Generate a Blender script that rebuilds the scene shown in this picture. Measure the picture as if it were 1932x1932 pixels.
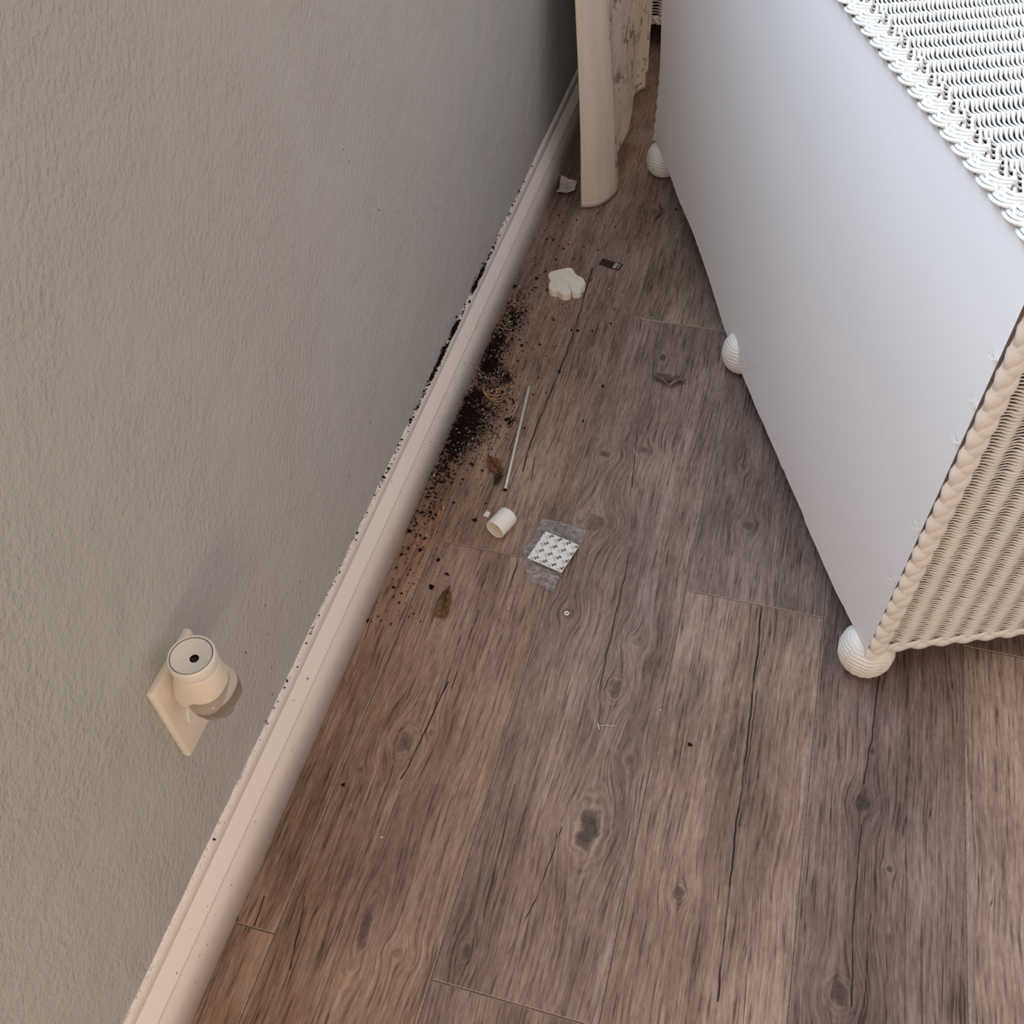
import bpy, bmesh, math, random
import numpy as np
from mathutils import Vector, Matrix

random.seed(7)
rng = np.random.default_rng(11)
SC = bpy.context.scene
COL = SC.collection
for _o in list(bpy.data.objects):
    bpy.data.objects.remove(_o)

# ------------------------------------------------------------------ camera
FPX = 1884.3775
CAM = np.array([0.42930, 0.0, 1.11325])
RIGHT = np.array([0.9638384, 0.26491005, -0.02895181])
UP = np.array([-0.18513288, 0.74377466, 0.64228115])
FWD = np.array([-0.19168035, 0.61369531, -0.76592213])
cd = bpy.data.cameras.new('camera')
cd.sensor_width = 36.0
cd.sensor_fit = 'HORIZONTAL'
cd.lens = FPX / 1932.0 * 36.0
cd.clip_start = 0.02
cam = bpy.data.objects.new('camera', cd)
COL.objects.link(cam)
cam.matrix_world = Matrix(((RIGHT[0], UP[0], -FWD[0], CAM[0]), (RIGHT[1], UP[1], -FWD[1], CAM[1]),
                           (RIGHT[2], UP[2], -FWD[2], CAM[2]), (0, 0, 0, 1)))
SC.camera = cam

# ------------------------------------------------------------------ world, lights, exposure
wd = bpy.data.worlds.new('room_ambient')
SC.world = wd
wd.use_nodes = True
wd.node_tree.nodes['Background'].inputs[0].default_value = (1.0, 0.84, 0.74, 1)
wd.node_tree.nodes['Background'].inputs[1].default_value = 0.80

WIN_Y0, WIN_Y1, WIN_Z0, WIN_Z1 = 0.05, 2.40, 1.02, 2.10
ld = bpy.data.lights.new('window_daylight', 'AREA')
ld.shape = 'RECTANGLE'
ld.size = WIN_Y1 - WIN_Y0 - 0.1
ld.size_y = WIN_Z1 - WIN_Z0 - 0.1
ld.energy = 44.0
ld.color = (0.58, 0.79, 1.0)
wl = bpy.data.objects.new('window_daylight', ld)
COL.objects.link(wl)
wl.location = (-0.03, (WIN_Y0 + WIN_Y1) / 2, (WIN_Z0 + WIN_Z1) / 2)
wl.rotation_euler = (math.radians(90), 0, math.radians(-90))

ld = bpy.data.lights.new('lamp_glow', 'POINT')
ld.energy = 10.5
ld.color = (1.0, 0.66, 0.36)
ld.shadow_soft_size = 0.09
lp = bpy.data.objects.new('lamp_glow', ld)
COL.objects.link(lp)
lp.location = (0.50, -0.72, 0.42)

SC.view_settings.view_transform = 'Standard'
SC.view_settings.look = 'None'
SC.view_settings.gamma = 1.0
SC.view_settings.use_curve_mapping = False
SC.view_settings.exposure = 0.0
SC.cycles.diffuse_bounces = 3
SC.cycles.glossy_bounces = 2
SC.cycles.transmission_bounces = 6
SC.cycles.max_bounces = 6
SC.cycles.adaptive_threshold = 0.025


# ------------------------------------------------------------------ helpers
def ray(px, py):
    return RIGHT * ((px - 966) / FPX) - UP * ((py - 966) / FPX) + FWD


def F(px, py, z=0.0):
    """point of the floor (or of a level z above it) seen at a spot of the photograph"""
    d = ray(px, py)
    return CAM + d * ((z - CAM[2]) / d[2])


def Wl(px, py, x=0.0):
    """point of the left wall plane"""
    d = ray(px, py)
    return CAM + d * ((x - CAM[0]) / d[0])


def nrm(v):
    v = np.asarray(v, float)
    return v / (np.linalg.norm(v, axis=-1, keepdims=True) + 1e-12)


def link(name, me, mat=None, parent=None, smooth=False):
    o = bpy.data.objects.new(name, me)
    COL.objects.link(o)
    if mat is not None:
        for m in (mat if isinstance(mat, (list, tuple)) else [mat]):
            me.materials.append(m)
    if parent is not None:
        o.parent = parent
    if smooth:
        me.polygons.foreach_set('use_smooth', np.ones(len(me.polygons), bool))
    return o


def mesh(name, verts, faces, mat=None, parent=None, smooth=False):
    me = bpy.data.meshes.new(name)
    if isinstance(faces, np.ndarray):
        n, k = faces.shape
        verts = np.asarray(verts, np.float32)
        me.vertices.add(len(verts))
        me.vertices.foreach_set('co', verts.ravel())
        me.loops.add(n * k)
        me.loops.foreach_set('vertex_index', faces.astype(np.int32).ravel())
        me.polygons.add(n)
        me.polygons.foreach_set('loop_start', np.arange(0, n * k, k, dtype=np.int32))
        me.update(calc_edges=True)
    else:
        me.from_pydata([tuple(map(float, v)) for v in verts], [], faces)
        me.update()
    return link(name, me, mat, parent, smooth)


def from_bm(name, bm, mat=None, parent=None, smooth=False):
    bmesh.ops.recalc_face_normals(bm, faces=bm.faces[:])
    me = bpy.data.meshes.new(name)
    bm.to_mesh(me)
    bm.free()
    return link(name, me, mat, parent, smooth)


def box_bm(bm, lo, hi, bevel=0.0, seg=2):
    lo, hi = Vector(lo), Vector(hi)
    g = bmesh.ops.create_cube(bm, size=1.0)
    bmesh.ops.scale(bm, vec=hi - lo, verts=g['verts'])
    bmesh.ops.translate(bm, vec=(lo + hi) / 2, verts=g['verts'])
    if bevel > 0:
        es = list({e for v in g['verts'] for e in v.link_edges})
        bmesh.ops.bevel(bm, geom=es, offset=bevel, segments=seg, affect='EDGES', profile=0.5)


def box(name, lo, hi, mat, parent=None, bevel=0.0, seg=2, smooth=False):
    bm = bmesh.new()
    box_bm(bm, lo, hi, bevel, seg)
    return from_bm(name, bm, mat, parent, smooth)


def tag(o, label=None, cat=None, group=None, kind=None):
    for k, v in (('label', label), ('category', cat), ('group', group), ('kind', kind)):
        if v:
            o[k] = v
    return o


def empty(name, loc, rz=0.0):
    o = bpy.data.objects.new(name, None)
    COL.objects.link(o)
    o.location = tuple(map(float, loc))
    o.rotation_euler = (0, 0, rz)
    o.empty_display_size = 0.05
    return o


def tubes(paths, radii, sides=6, ref=(0, 0, 1), caps=False, flat=1.0):
    """many tubes of equal point count: paths (T,N,3), radii scalar or (T,N) -> verts, quads"""
    P = np.asarray(paths, float)
    if P.ndim == 2:
        P = P[None]
    T, N, _ = P.shape
    tan = nrm(np.gradient(P, axis=1))
    refv = np.broadcast_to(np.asarray(ref, float), P.shape)
    n1 = nrm(np.cross(tan, refv))
    n2 = np.cross(n1, tan)
    r = np.broadcast_to(np.asarray(radii, float), (T, N))[..., None, None]
    a = np.arange(sides) * 2 * np.pi / sides
    V = P[:, :, None, :] + r * (n1[:, :, None, :] * np.cos(a)[None, None, :, None] +
                                flat * n2[:, :, None, :] * np.sin(a)[None, None, :, None])
    idx = np.arange(T * N * sides).reshape(T, N, sides)
    i0, i1 = idx[:, :-1, :], idx[:, 1:, :]
    q = np.stack([i0, np.roll(i0, -1, 2), np.roll(i1, -1, 2), i1], -1).reshape(-1, 4)
    V = V.reshape(-1, 3)
    if caps:
        extra, vs = [], [V]
        base = len(V)
        for t in range(T):
            for e in (0, N - 1):
                vs.append(P[t, e][None])
                ring = idx[t, e]
                nx = np.roll(ring, -1)
                c = np.full(sides, base)
                extra.append(np.stack([ring, nx, c, c], -1) if e else np.stack([nx, ring, c, c], -1))
                base += 1
        V = np.concatenate(vs)
        faces = [list(map(int, f)) for f in q] + [[int(f[0]), int(f[1]), int(f[2])] for ex in extra for f in ex]
        return V, faces
    return V, q


def spline(pts, n):
    """Catmull-Rom through points, n samples"""
    p = np.asarray(pts, float)
    p = np.concatenate([[2 * p[0] - p[1]], p, [2 * p[-1] - p[-2]]])
    m = len(p) - 3
    t = np.linspace(0, m - 1e-9, n)
    k = t.astype(int)
    u = (t - k)[:, None]
    a, b, c, d = p[k], p[k + 1], p[k + 2], p[k + 3]
    return .5 * ((2 * b) + (-a + c) * u + (2 * a - 5 * b + 4 * c - d) * u ** 2 + (-a + 3 * b - 3 * c + d) * u ** 3)


def closed_spline(pts, n):
    p = np.asarray(pts, float)
    m = len(p)
    t = np.linspace(0, m, n, endpoint=False)
    k = t.astype(int)
    u = (t - k)[:, None]
    a, b, c, d = p[(k - 1) % m], p[k % m], p[(k + 1) % m], p[(k + 2) % m]
    return .5 * ((2 * b) + (-a + c) * u + (2 * a - 5 * b + 4 * c - d) * u ** 2 + (-a + 3 * b - 3 * c + d) * u ** 3)


def lathe(profile, sides=40, center=(0, 0, 0)):
    pr = np.asarray(profile, float)
    a = np.arange(sides) * 2 * np.pi / sides
    V = np.stack([pr[:, None, 0] * np.cos(a), pr[:, None, 0] * np.sin(a),
                  np.broadcast_to(pr[:, None, 1], (len(pr), sides))], -1) + np.asarray(center)
    idx = np.arange(len(pr) * sides).reshape(len(pr), sides)
    q = np.stack([idx[:-1], np.roll(idx[:-1], -1, 1), np.roll(idx[1:], -1, 1), idx[1:]], -1).reshape(-1, 4)
    return V.reshape(-1, 3), q


# ------------------------------------------------------------------ node helpers
class NT:
    def __init__(self, name):
        self.m = bpy.data.materials.new(name)
        self.m.use_nodes = True
        self.t = self.m.node_tree
        self.t.nodes.clear()
        self.out = self.t.nodes.new('ShaderNodeOutputMaterial')
        self.b = self.t.nodes.new('ShaderNodeBsdfPrincipled')
        self.t.links.new(self.b.outputs[0], self.out.inputs[0])

    def put(self, sock, v):
        if isinstance(v, bpy.types.NodeSocket):
            self.t.links.new(v, sock)
        elif v is not None:
            sock.default_value = v

    def math(self, op, a, b=None, c=None, clamp=False):
        n = self.t.nodes.new('ShaderNodeMath')
        n.operation = op
        n.use_clamp = clamp
        for i, v in enumerate((a, b, c)):
            self.put(n.inputs[i], v)
        return n.outputs[0]

    def pos(self, obj=False):
        if obj:
            return self.t.nodes.new('ShaderNodeTexCoord').outputs['Object']
        return self.t.nodes.new('ShaderNodeNewGeometry').outputs['Position']

    def sep(self, v):
        n = self.t.nodes.new('ShaderNodeSeparateXYZ')
        self.put(n.inputs[0], v)
        return n.outputs

    def comb(self, x, y, z=0.0):
        n = self.t.nodes.new('ShaderNodeCombineXYZ')
        for i, v in enumerate((x, y, z)):
            self.put(n.inputs[i], v)
        return n.outputs[0]

    def noise(self, vec, scale=1.0, detail=2.0, rough=0.5, dist=0.0):
        n = self.t.nodes.new('ShaderNodeTexNoise')
        self.put(n.inputs['Vector'], vec)
        n.inputs['Scale'].default_value = scale
        n.inputs['Detail'].default_value = detail
        n.inputs['Roughness'].default_value = rough
        n.inputs['Distortion'].default_value = dist
        return n.outputs[0]

    def voronoi(self, vec, scale=1.0, feature='F1'):
        n = self.t.nodes.new('ShaderNodeTexVoronoi')
        n.feature = feature
        self.put(n.inputs['Vector'], vec)
        n.inputs['Scale'].default_value = scale
        return n.outputs['Distance']

    def ramp(self, fac, stops, interp='LINEAR'):
        n = self.t.nodes.new('ShaderNodeValToRGB')
        n.color_ramp.interpolation = interp
        el = n.color_ramp.elements
        while len(el) < len(stops):
            el.new(0.5)
        for e, (p, c) in zip(el, stops):
            e.position = p
            e.color = (*c, 1) if len(c) == 3 else c
        self.put(n.inputs[0], fac)
        return n.outputs[0]

    def step(self, v, lo, hi):
        n = self.t.nodes.new('ShaderNodeMapRange')
        n.interpolation_type = 'SMOOTHSTEP'
        self.put(n.inputs[0], v)
        n.inputs[1].default_value = lo
        n.inputs[2].default_value = hi
        return n.outputs[0]

    def mix(self, fac, a, b, mode='MIX'):
        n = self.t.nodes.new('ShaderNodeMix')
        n.data_type = 'RGBA'
        n.blend_type = mode
        self.put(n.inputs[0], fac)
        for s, v in ((n.inputs[6], a), (n.inputs[7], b)):
            if isinstance(v, tuple) and len(v) == 3:
                v = (*v, 1)
            self.put(s, v)
        return n.outputs[2]

    def bump(self, h, strength=0.3, dist=0.001):
        n = self.t.nodes.new('ShaderNodeBump')
        n.inputs['Strength'].default_value = strength
        n.inputs['Distance'].default_value = dist
        self.put(n.inputs['Height'], h)
        self.t.links.new(n.outputs[0], self.b.inputs['Normal'])

    def fin(self, col, rough=0.5, spec=0.3, metal=0.0):
        self.put(self.b.inputs['Base Color'], (*col, 1) if isinstance(col, tuple) and len(col) == 3 else col)
        self.put(self.b.inputs['Roughness'], rough)
        self.b.inputs['Specular IOR Level'].default_value = spec
        self.b.inputs['Metallic'].default_value = metal
        return self.m


def plain(name, col, rough=0.5, spec=0.3, metal=0.0, var=0.12, scale=60.0, bump=0.0):
    n = NT(name)
    f = n.noise(n.pos(), scale, 3.0)
    lo = tuple(c * (1 - var) for c in col)
    hi = tuple(min(1, c * (1 + var)) for c in col)
    if bump:
        n.bump(f, bump, 0.001)
    return n.fin(n.ramp(f, [(0.3, lo), (0.7, hi)]), rough, spec, metal)


# ------------------------------------------------------------------ materials
def wall_material():
    n = NT('plaster_wall')
    p = n.pos()
    s = n.sep(p)
    blot = n.noise(p, 3.2, 3.0)
    col = n.ramp(blot, [(0.3, (0.455, 0.450, 0.440)), (0.5, (0.465, 0.475, 0.470)), (0.72, (0.470, 0.455, 0.455))])
    # trowelled knock-down relief, brushed along the wall on a slant
    rot = n.comb(n.math('ADD', n.math('MULTIPLY', s[1], 0.55), n.math('MULTIPLY', s[2], 0.84)),
                 n.math('SUBTRACT', n.math('MULTIPLY', s[1], 0.84), n.math('MULTIPLY', s[2], 0.55)), 0.0)
    rs = n.sep(rot)
    st = n.comb(n.math('MULTIPLY', rs[0], 120.0), n.math('MULTIPLY', rs[1], 185.0), 0.0)
    fine = n.noise(st, 1.0, 3.0, 0.55)
    pit = n.noise(p, 330.0, 2.0, 0.6)
    big = n.noise(p, 22.0, 3.0, 0.55)
    area = n.step(n.noise(p, 7.0, 2.0), 0.35, 0.62)
    h = n.math('ADD', n.math('MULTIPLY', fine, n.math('ADD', 0.45, n.math('MULTIPLY', area, 0.6))),
               n.math('ADD', n.math('MULTIPLY', big, 1.5), n.math('MULTIPLY', pit, 0.30)))
    n.bump(h, 0.75, 0.0042)
    return n.fin(col, 0.75, 0.2)


def plank_material(idx, tint, warm, knots, cracks, seed):
    n = NT('plank_wood_%d' % idx)
    s = n.sep(n.pos())
    X, Y = s[0], s[1]
    warp = n.math('MULTIPLY', n.math('SUBTRACT', n.noise(n.comb(n.math('MULTIPLY', X, 4.0), n.math('MULTIPLY', Y, 3.0), seed), 1.0, 2.0), 0.5), 0.03)
    U = n.math('ADD', X, warp)
    kmask = None
    kring = None
    if knots:
        nz = n.noise(n.comb(n.math('MULTIPLY', X, 70.0), n.math('MULTIPLY', Y, 55.0), seed + 2), 1.0, 2.0)
    for (cx, cy, rx, ry, dk) in knots:
        dx = n.math('SUBTRACT', X, float(cx))
        q1 = n.math('DIVIDE', dx, float(rx * 2.6))
        q2 = n.math('DIVIDE', n.math('SUBTRACT', Y, float(cy)), float(ry * 2.6))
        q = n.math('ADD', n.math('ADD', n.math('MULTIPLY', q1, q1), n.math('MULTIPLY', q2, q2)), n.math('MULTIPLY', n.math('SUBTRACT', nz, 0.5), 0.42))
        g = n.math('EXPONENT', n.math('MULTIPLY', n.math('ABSOLUTE', q), -1.0))
        U = n.math('SUBTRACT', U, n.math('MULTIPLY', n.math('MULTIPLY', dx, g), 0.92))
        core = n.math('MULTIPLY', n.math('SUBTRACT', 1.0, n.step(q, 0.03, 0.17)), float(dk))
        rr = n.math('SQRT', n.math('ABSOLUTE', q))
        ring = n.math('MULTIPLY', n.math('MULTIPLY', n.math('SINE', n.math('MULTIPLY', rr, 34.0)), n.step(g, 0.35, 0.8)), float(dk))
        kmask = core if kmask is None else n.math('MAXIMUM', kmask, core)
        kring = ring if kring is None else n.math('ADD', kring, ring)
    med = n.noise(n.comb(n.math('MULTIPLY', U, 38.0), n.math('MULTIPLY', Y, 1.7), seed), 1.0, 3.0, 0.6)
    fine = n.noise(n.comb(n.math('MULTIPLY', U, 400.0), n.math('MULTIPLY', Y, 17.0), seed + 5), 1.0, 3.0, 0.6)
    pat = n.noise(n.comb(n.math('MULTIPLY', X, 9.0), n.math('MULTIPLY', Y, 5.0), seed + 9), 1.0, 2.0, 0.55)
    scr = n.noise(n.comb(n.math('MULTIPLY', X, 330.0), n.math('MULTIPLY', Y, 70.0), seed + 1), 1.0, 2.0, 0.6)
    tone = n.math('ADD', n.math('ADD', n.math('MULTIPLY', med, 0.46), n.math('MULTIPLY', fine, 0.62)),
                  n.math('ADD', n.math('MULTIPLY', pat, 0.50), n.math('MULTIPLY', scr, 0.34)))
    tone = n.math('SUBTRACT', tone, 0.46)
    if kring is not None:
        tone = n.math('ADD', tone, n.math('MULTIPLY', kring, 0.055))
    a = tuple(c * t for c, t in zip((0.085, 0.057, 0.046), tint))
    b = tuple(c * t for c, t in zip((0.248, 0.174, 0.140), tint))
    c = tuple(c * t for c, t in zip((0.48, 0.365, 0.302), tint))
    col = n.ramp(tone, [(0.22, a), (0.5, b), (0.80, c)])
    # bluish and reddish print patches
    hue = n.noise(n.comb(n.math('MULTIPLY', X, 7.0), n.math('MULTIPLY', Y, 2.2), seed + 21), 1.0, 2.0)
    col = n.mix(n.math('MULTIPLY', n.step(hue, 0.50, 0.75), 0.55), col, n.mix(1.0, col, (0.93, 0.95, 1.12), 'MULTIPLY'))
    col = n.mix(n.math('MULTIPLY', n.step(hue, 0.48, 0.25), warm), col, n.mix(1.0, col, (1.12, 0.93, 0.80), 'MULTIPLY'))
    # thin dark splits that follow the grain
    sp = n.noise(n.comb(n.math('MULTIPLY', U, 130.0), n.math('MULTIPLY', Y, 2.6), seed + 13), 1.0, 2.0, 0.4)
    band = n.math('SUBTRACT', 1.0, n.step(n.math('ABSOLUTE', n.math('SUBTRACT', sp, 0.56)), 0.002, 0.011))
    on = n.step(n.noise(n.comb(n.math('MULTIPLY', X, 22.0), n.math('MULTIPLY', Y, 6.0), seed + 17), 1.0, 1.0), 0.50, 0.58)
    dark = n.math('MULTIPLY', n.math('MULTIPLY', band, on), 0.72)
    pores = n.math('MULTIPLY', n.math('SUBTRACT', 1.0, n.step(fine, 0.34, 0.42)), 0.42)
    dark = n.math('MAXIMUM', dark, pores)
    wob = n.math('MULTIPLY', n.math('SUBTRACT', n.noise(n.comb(0.0, n.math('MULTIPLY', Y, 26.0), seed + 3), 1.0, 2.0), 0.5), 0.006)
    brk = n.step(n.noise(n.comb(n.math('MULTIPLY', X, 40.0), n.math('MULTIPLY', Y, 30.0), seed + 31), 1.0, 2.0), 0.36, 0.52)
    for (x0, y0, x1, y1, w) in cracks:
        t = n.math('DIVIDE', n.math('SUBTRACT', Y, float(y0)), float(y1 - y0))
        xc = n.math('ADD', n.math('MULTIPLY', t, float(x1 - x0)), float(x0))
        d = n.math('ABSOLUTE', n.math('SUBTRACT', n.math('ADD', X, wob), xc))
        inside = n.math('MULTIPLY', n.math('GREATER_THAN', t, 0.0), n.math('LESS_THAN', t, 1.0))
        m = n.math('MULTIPLY', n.math('SUBTRACT', 1.0, n.step(d, w * 0.45, w)), inside)
        dark = n.math('MAXIMUM', dark, n.math('MULTIPLY', n.math('MULTIPLY', m, n.math('ADD', 0.25 if w < .0012 else 0.6, n.math('MULTIPLY', brk, 0.75 if w < .0012 else 0.4))), 0.95))
    if kmask is not None:
        dark = n.math('MAXIMUM', dark, n.math('MULTIPLY', kmask, n.math('ADD', 0.30, n.math('MULTIPLY', fine, 0.75))))
    col = n.mix(dark, col, (0.012, 0.007, 0.006))
    rel = n.noise(n.comb(n.math('MULTIPLY', X, 380.0), n.math('MULTIPLY', Y, 22.0), seed + 5), 1.0, 2.0, 0.6)
    n.bump(n.math('ADD', rel, n.math('MULTIPLY', scr, 0.5)), 0.34, 0.0007)
    return n.fin(col, n.math('ADD', 0.46, n.math('MULTIPLY', fine, 0.2)), 0.18)


def wicker_material(name, col):
    n = NT(name)
    p = n.pos(True)
    f = n.noise(p, 45.0, 3.0)
    g = n.noise(p, 900.0, 2.0)
    c = n.ramp(f, [(0.25, tuple(x * 0.93 for x in col)), (0.6, col), (0.85, tuple(min(1, x * 1.02) for x in col))])
    n.bump(g, 0.2, 0.0005)
    return n.fin(c, 0.42, 0.4)


def panel_material():
    n = NT('painted_board')
    p = n.pos(True)
    s = n.sep(p)
    f = n.noise(p, 4.0, 2.0)
    c = n.ramp(f, [(0.3, (0.855, 0.828, 0.838)), (0.7, (0.880, 0.852, 0.860))])
    sp = n.noise(n.comb(n.math('MULTIPLY', s[1], 170.0), n.math('MULTIPLY', s[2], 110.0), 0.0), 1.0, 1.0)
    near = n.math('MULTIPLY', n.step(n.math('ABSOLUTE', n.math('SUBTRACT', s[1], 0.53)), 0.08, 0.02), n.step(s[2], 0.16, 0.05))
    m = n.math('MULTIPLY', n.step(sp, 0.71, 0.75), near)
    c = n.mix(m, c, (0.10, 0.08, 0.07))
    n.bump(n.math('ADD', n.noise(p, 300.0, 2.0), n.math('MULTIPLY', n.noise(p, 60.0, 2.0), 1.5)), 0.10, 0.001)
    return n.fin(c, 0.5, 0.35)


def baseboard_material():
    n = NT('baseboard_paint')
    p = n.pos()
    s = n.sep(p)
    f = n.noise(p, 6.0, 3.0)
    c = n.ramp(f, [(0.3, (0.84, 0.80, 0.775)), (0.7, (0.88, 0.835, 0.81))])
    # grime left along the top edge, where soil lay
    st = n.noise(n.comb(n.math('MULTIPLY', s[1], 420.0), n.math('MULTIPLY', s[2], 420.0), 0.0), 1.0, 3.0, 0.6)
    top = n.step(s[2], 0.1250, 0.1290)
    m = n.math('MULTIPLY', n.math('MULTIPLY', n.step(st, 0.54, 0.62), top), 0.5)
    c = n.mix(m, c, (0.30, 0.24, 0.17))
    sp = n.math('MULTIPLY', n.step(n.noise(n.comb(n.math('MULTIPLY', s[1], 150.0), n.math('MULTIPLY', s[2], 150.0), 3.0), 1.0, 0.0), 0.835, 0.86), 0.8)
    c = n.mix(sp, c, (0.06, 0.05, 0.045))
    return n.fin(c, 0.42, 0.4)


def curtain_material():
    n = NT('curtain_cloth')
    uv = n.t.nodes.new('ShaderNodeUVMap').outputs[0]
    s = n.sep(uv)
    u, v = s[0], s[1]
    base = n.ramp(n.noise(n.comb(n.math('MULTIPLY', u, 30.0), n.math('MULTIPLY', v, 4.0), 0.0), 1.0, 3.0),
                  [(0.3, (0.76, 0.66, 0.58)), (0.7, (0.86, 0.765, 0.67))])
    # branches with small leaves: thin strokes broken by noise
    d = n.comb(n.math('ADD', n.math('MULTIPLY', u, 30.0), n.math('MULTIPLY', n.noise(n.comb(u, v, 0.0), 30.0, 2.0), 0.7)),
               n.math('ADD', n.math('MULTIPLY', v, 22.0), n.math('MULTIPLY', n.noise(n.comb(u, v, 4.0), 26.0, 2.0), 0.7)), 0.0)
    e = n.voronoi(d, 1.0, 'DISTANCE_TO_EDGE')
    stroke = n.math('SUBTRACT', 1.0, n.step(e, 0.025, 0.075))
    leaf = n.math('SUBTRACT', 1.0, n.step(n.voronoi(n.comb(n.math('MULTIPLY', u, 95.0), n.math('MULTIPLY', v, 60.0), 0.0), 1.0), 0.22, 0.34))
    area = n.step(n.noise(n.comb(n.math('MULTIPLY', u, 26.0), n.math('MULTIPLY', v, 15.0), 8.0), 1.0, 2.0), 0.45, 0.60)
    pr = n.math('MULTIPLY', n.math('MAXIMUM', n.math('MULTIPLY', stroke, 0.8), n.math('MULTIPLY', leaf, 0.6)), area)
    face = n.math('ADD', 0.06, n.math('MULTIPLY', n.step(u, 0.083, 0.10), 0.80))
    col = n.mix(n.math('MULTIPLY', pr, face), base, (0.085, 0.065, 0.055))
    hem = n.math('MULTIPLY', n.math('MULTIPLY', n.step(n.math('ABSOLUTE', n.math('SUBTRACT', v, 0.022)), 0.0016, 0.0006),
                                    n.step(n.math('SINE', n.math('MULTIPLY', u, 900.0)), -0.2, 0.3)), 0.35)
    col = n.mix(hem, col, (0.30, 0.23, 0.18))
    weave = n.math('ADD', n.math('SINE', n.math('MULTIPLY', u, 5200.0)), n.math('SINE', n.math('MULTIPLY', v, 5200.0)))
    n.bump(weave, 0.15, 0.0004)
    return n.fin(col, 0.85, 0.1)


def leaf_material(name, c0, c1):
    n = NT(name)
    p = n.pos(True)
    f = n.noise(p, 90.0, 4.0)
    g = n.noise(p, 500.0, 3.0)
    n.bump(g, 0.5, 0.001)
    return n.fin(n.ramp(f, [(0.3, c0), (0.7, c1)]), 0.55, 0.3)


def bag_material():
    n = NT('clear_film')
    t = n.t
    tr = t.nodes.new('ShaderNodeBsdfTransparent')
    tr.inputs[0].default_value = (0.94, 0.94, 0.95, 1)
    n.fin((0.62, 0.60, 0.60), 0.22, 0.6)
    w = n.noise(n.pos(True), 75.0, 2.0, 0.5, 1.5)
    n.bump(w, 0.8, 0.003)
    mx = t.nodes.new('ShaderNodeMixShader')
    n.put(mx.inputs[0], n.math('ADD', 0.10, n.math('MULTIPLY', n.step(w, 0.40, 0.75), 0.24)))
    t.links.new(tr.outputs[0], mx.inputs[1])
    t.links.new(n.b.outputs[0], mx.inputs[2])
    t.links.new(mx.outputs[0], n.out.inputs[0])
    return n.m


def glass_material():
    n = NT('clear_glass')
    n.fin((0.97, 0.95, 0.92), 0.03, 0.5)
    n.b.inputs['Transmission Weight'].default_value = 1.0
    n.b.inputs['IOR'].default_value = 1.45
    return n.m


MAT = dict(
    wall=wall_material(), base=baseboard_material(), wicker=wicker_material('white_wicker', (0.84, 0.81, 0.76)),
    panel=panel_material(), curtain=curtain_material(), bag=bag_material(), glass=glass_material(),
    dark=plain('dark_carcass', (0.030, 0.024, 0.022), 0.8, 0.1),
    raw=plain('raw_board_edge', (0.16, 0.13, 0.12), 0.8, 0.1),
    sub=plain('subfloor', (0.06, 0.05, 0.045), 0.8, 0.1),
    edge=plain('plank_edge', (0.33, 0.26, 0.22), 0.5, 0.3, 0, 0.25, 300),
    plastic=plain('ivory_plastic', (0.80, 0.74, 0.64), 0.35, 0.45, 0, 0.03),
    plastic2=plain('white_plastic', (0.80, 0.77, 0.71), 0.35, 0.45, 0, 0.03),
    slot=plain('dark_slot', (0.018, 0.010, 0.010), 0.5, 0.3),
    white=plain('white_plastic_cap', (0.86, 0.84, 0.80), 0.35, 0.45, 0, 0.03),
    foam=plain('white_foam', (0.84, 0.80, 0.72), 0.7, 0.2, 0, 0.05, 120, 0.15),
    paper=plain('crumpled_paper', (0.68, 0.63, 0.56), 0.8, 0.15, 0, 0.15, 90, 0.3),
    steel=plain('brushed_steel', (0.82, 0.79, 0.75), 0.24, 0.5, 1.0, 0.1, 200),
    soil=plain('potting_soil', (0.016, 0.010, 0.009), 0.95, 0.05, 0, 0.5, 260, 0.6),
    perlite=plain('perlite', (0.80, 0.76, 0.70), 0.8, 0.2),
    blackcard=plain('black_card', (0.022, 0.017, 0.017), 0.45, 0.3),
    print_w=plain('label_print', (0.62, 0.58, 0.54), 0.6, 0.2),
    print_g=plain('grey_print', (0.40, 0.40, 0.385), 0.6, 0.2),
    pad=plain('adhesive_liner', (0.80, 0.79, 0.77), 0.45, 0.35, 0, 0.03),
    leaf_o=leaf_material('dry_leaf_orange', (0.085, 0.035, 0.016), (0.27, 0.115, 0.045)),
    leaf_b=leaf_material('dry_leaf_brown', (0.085, 0.045, 0.018), (0.20, 0.115, 0.045)),
    leaf_d=leaf_material('dry_leaf_dark', (0.030, 0.019, 0.015), (0.09, 0.055, 0.040)),
    leaf_g=leaf_material('dry_leaf_grey', (0.085, 0.060, 0.046), (0.23, 0.17, 0.135)),
    root=leaf_material('dry_root', (0.24, 0.14, 0.08), (0.42, 0.27, 0.17)),
    cane=leaf_material('bare_cane', (0.20, 0.15, 0.12), (0.42, 0.35, 0.29)),
)

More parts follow.
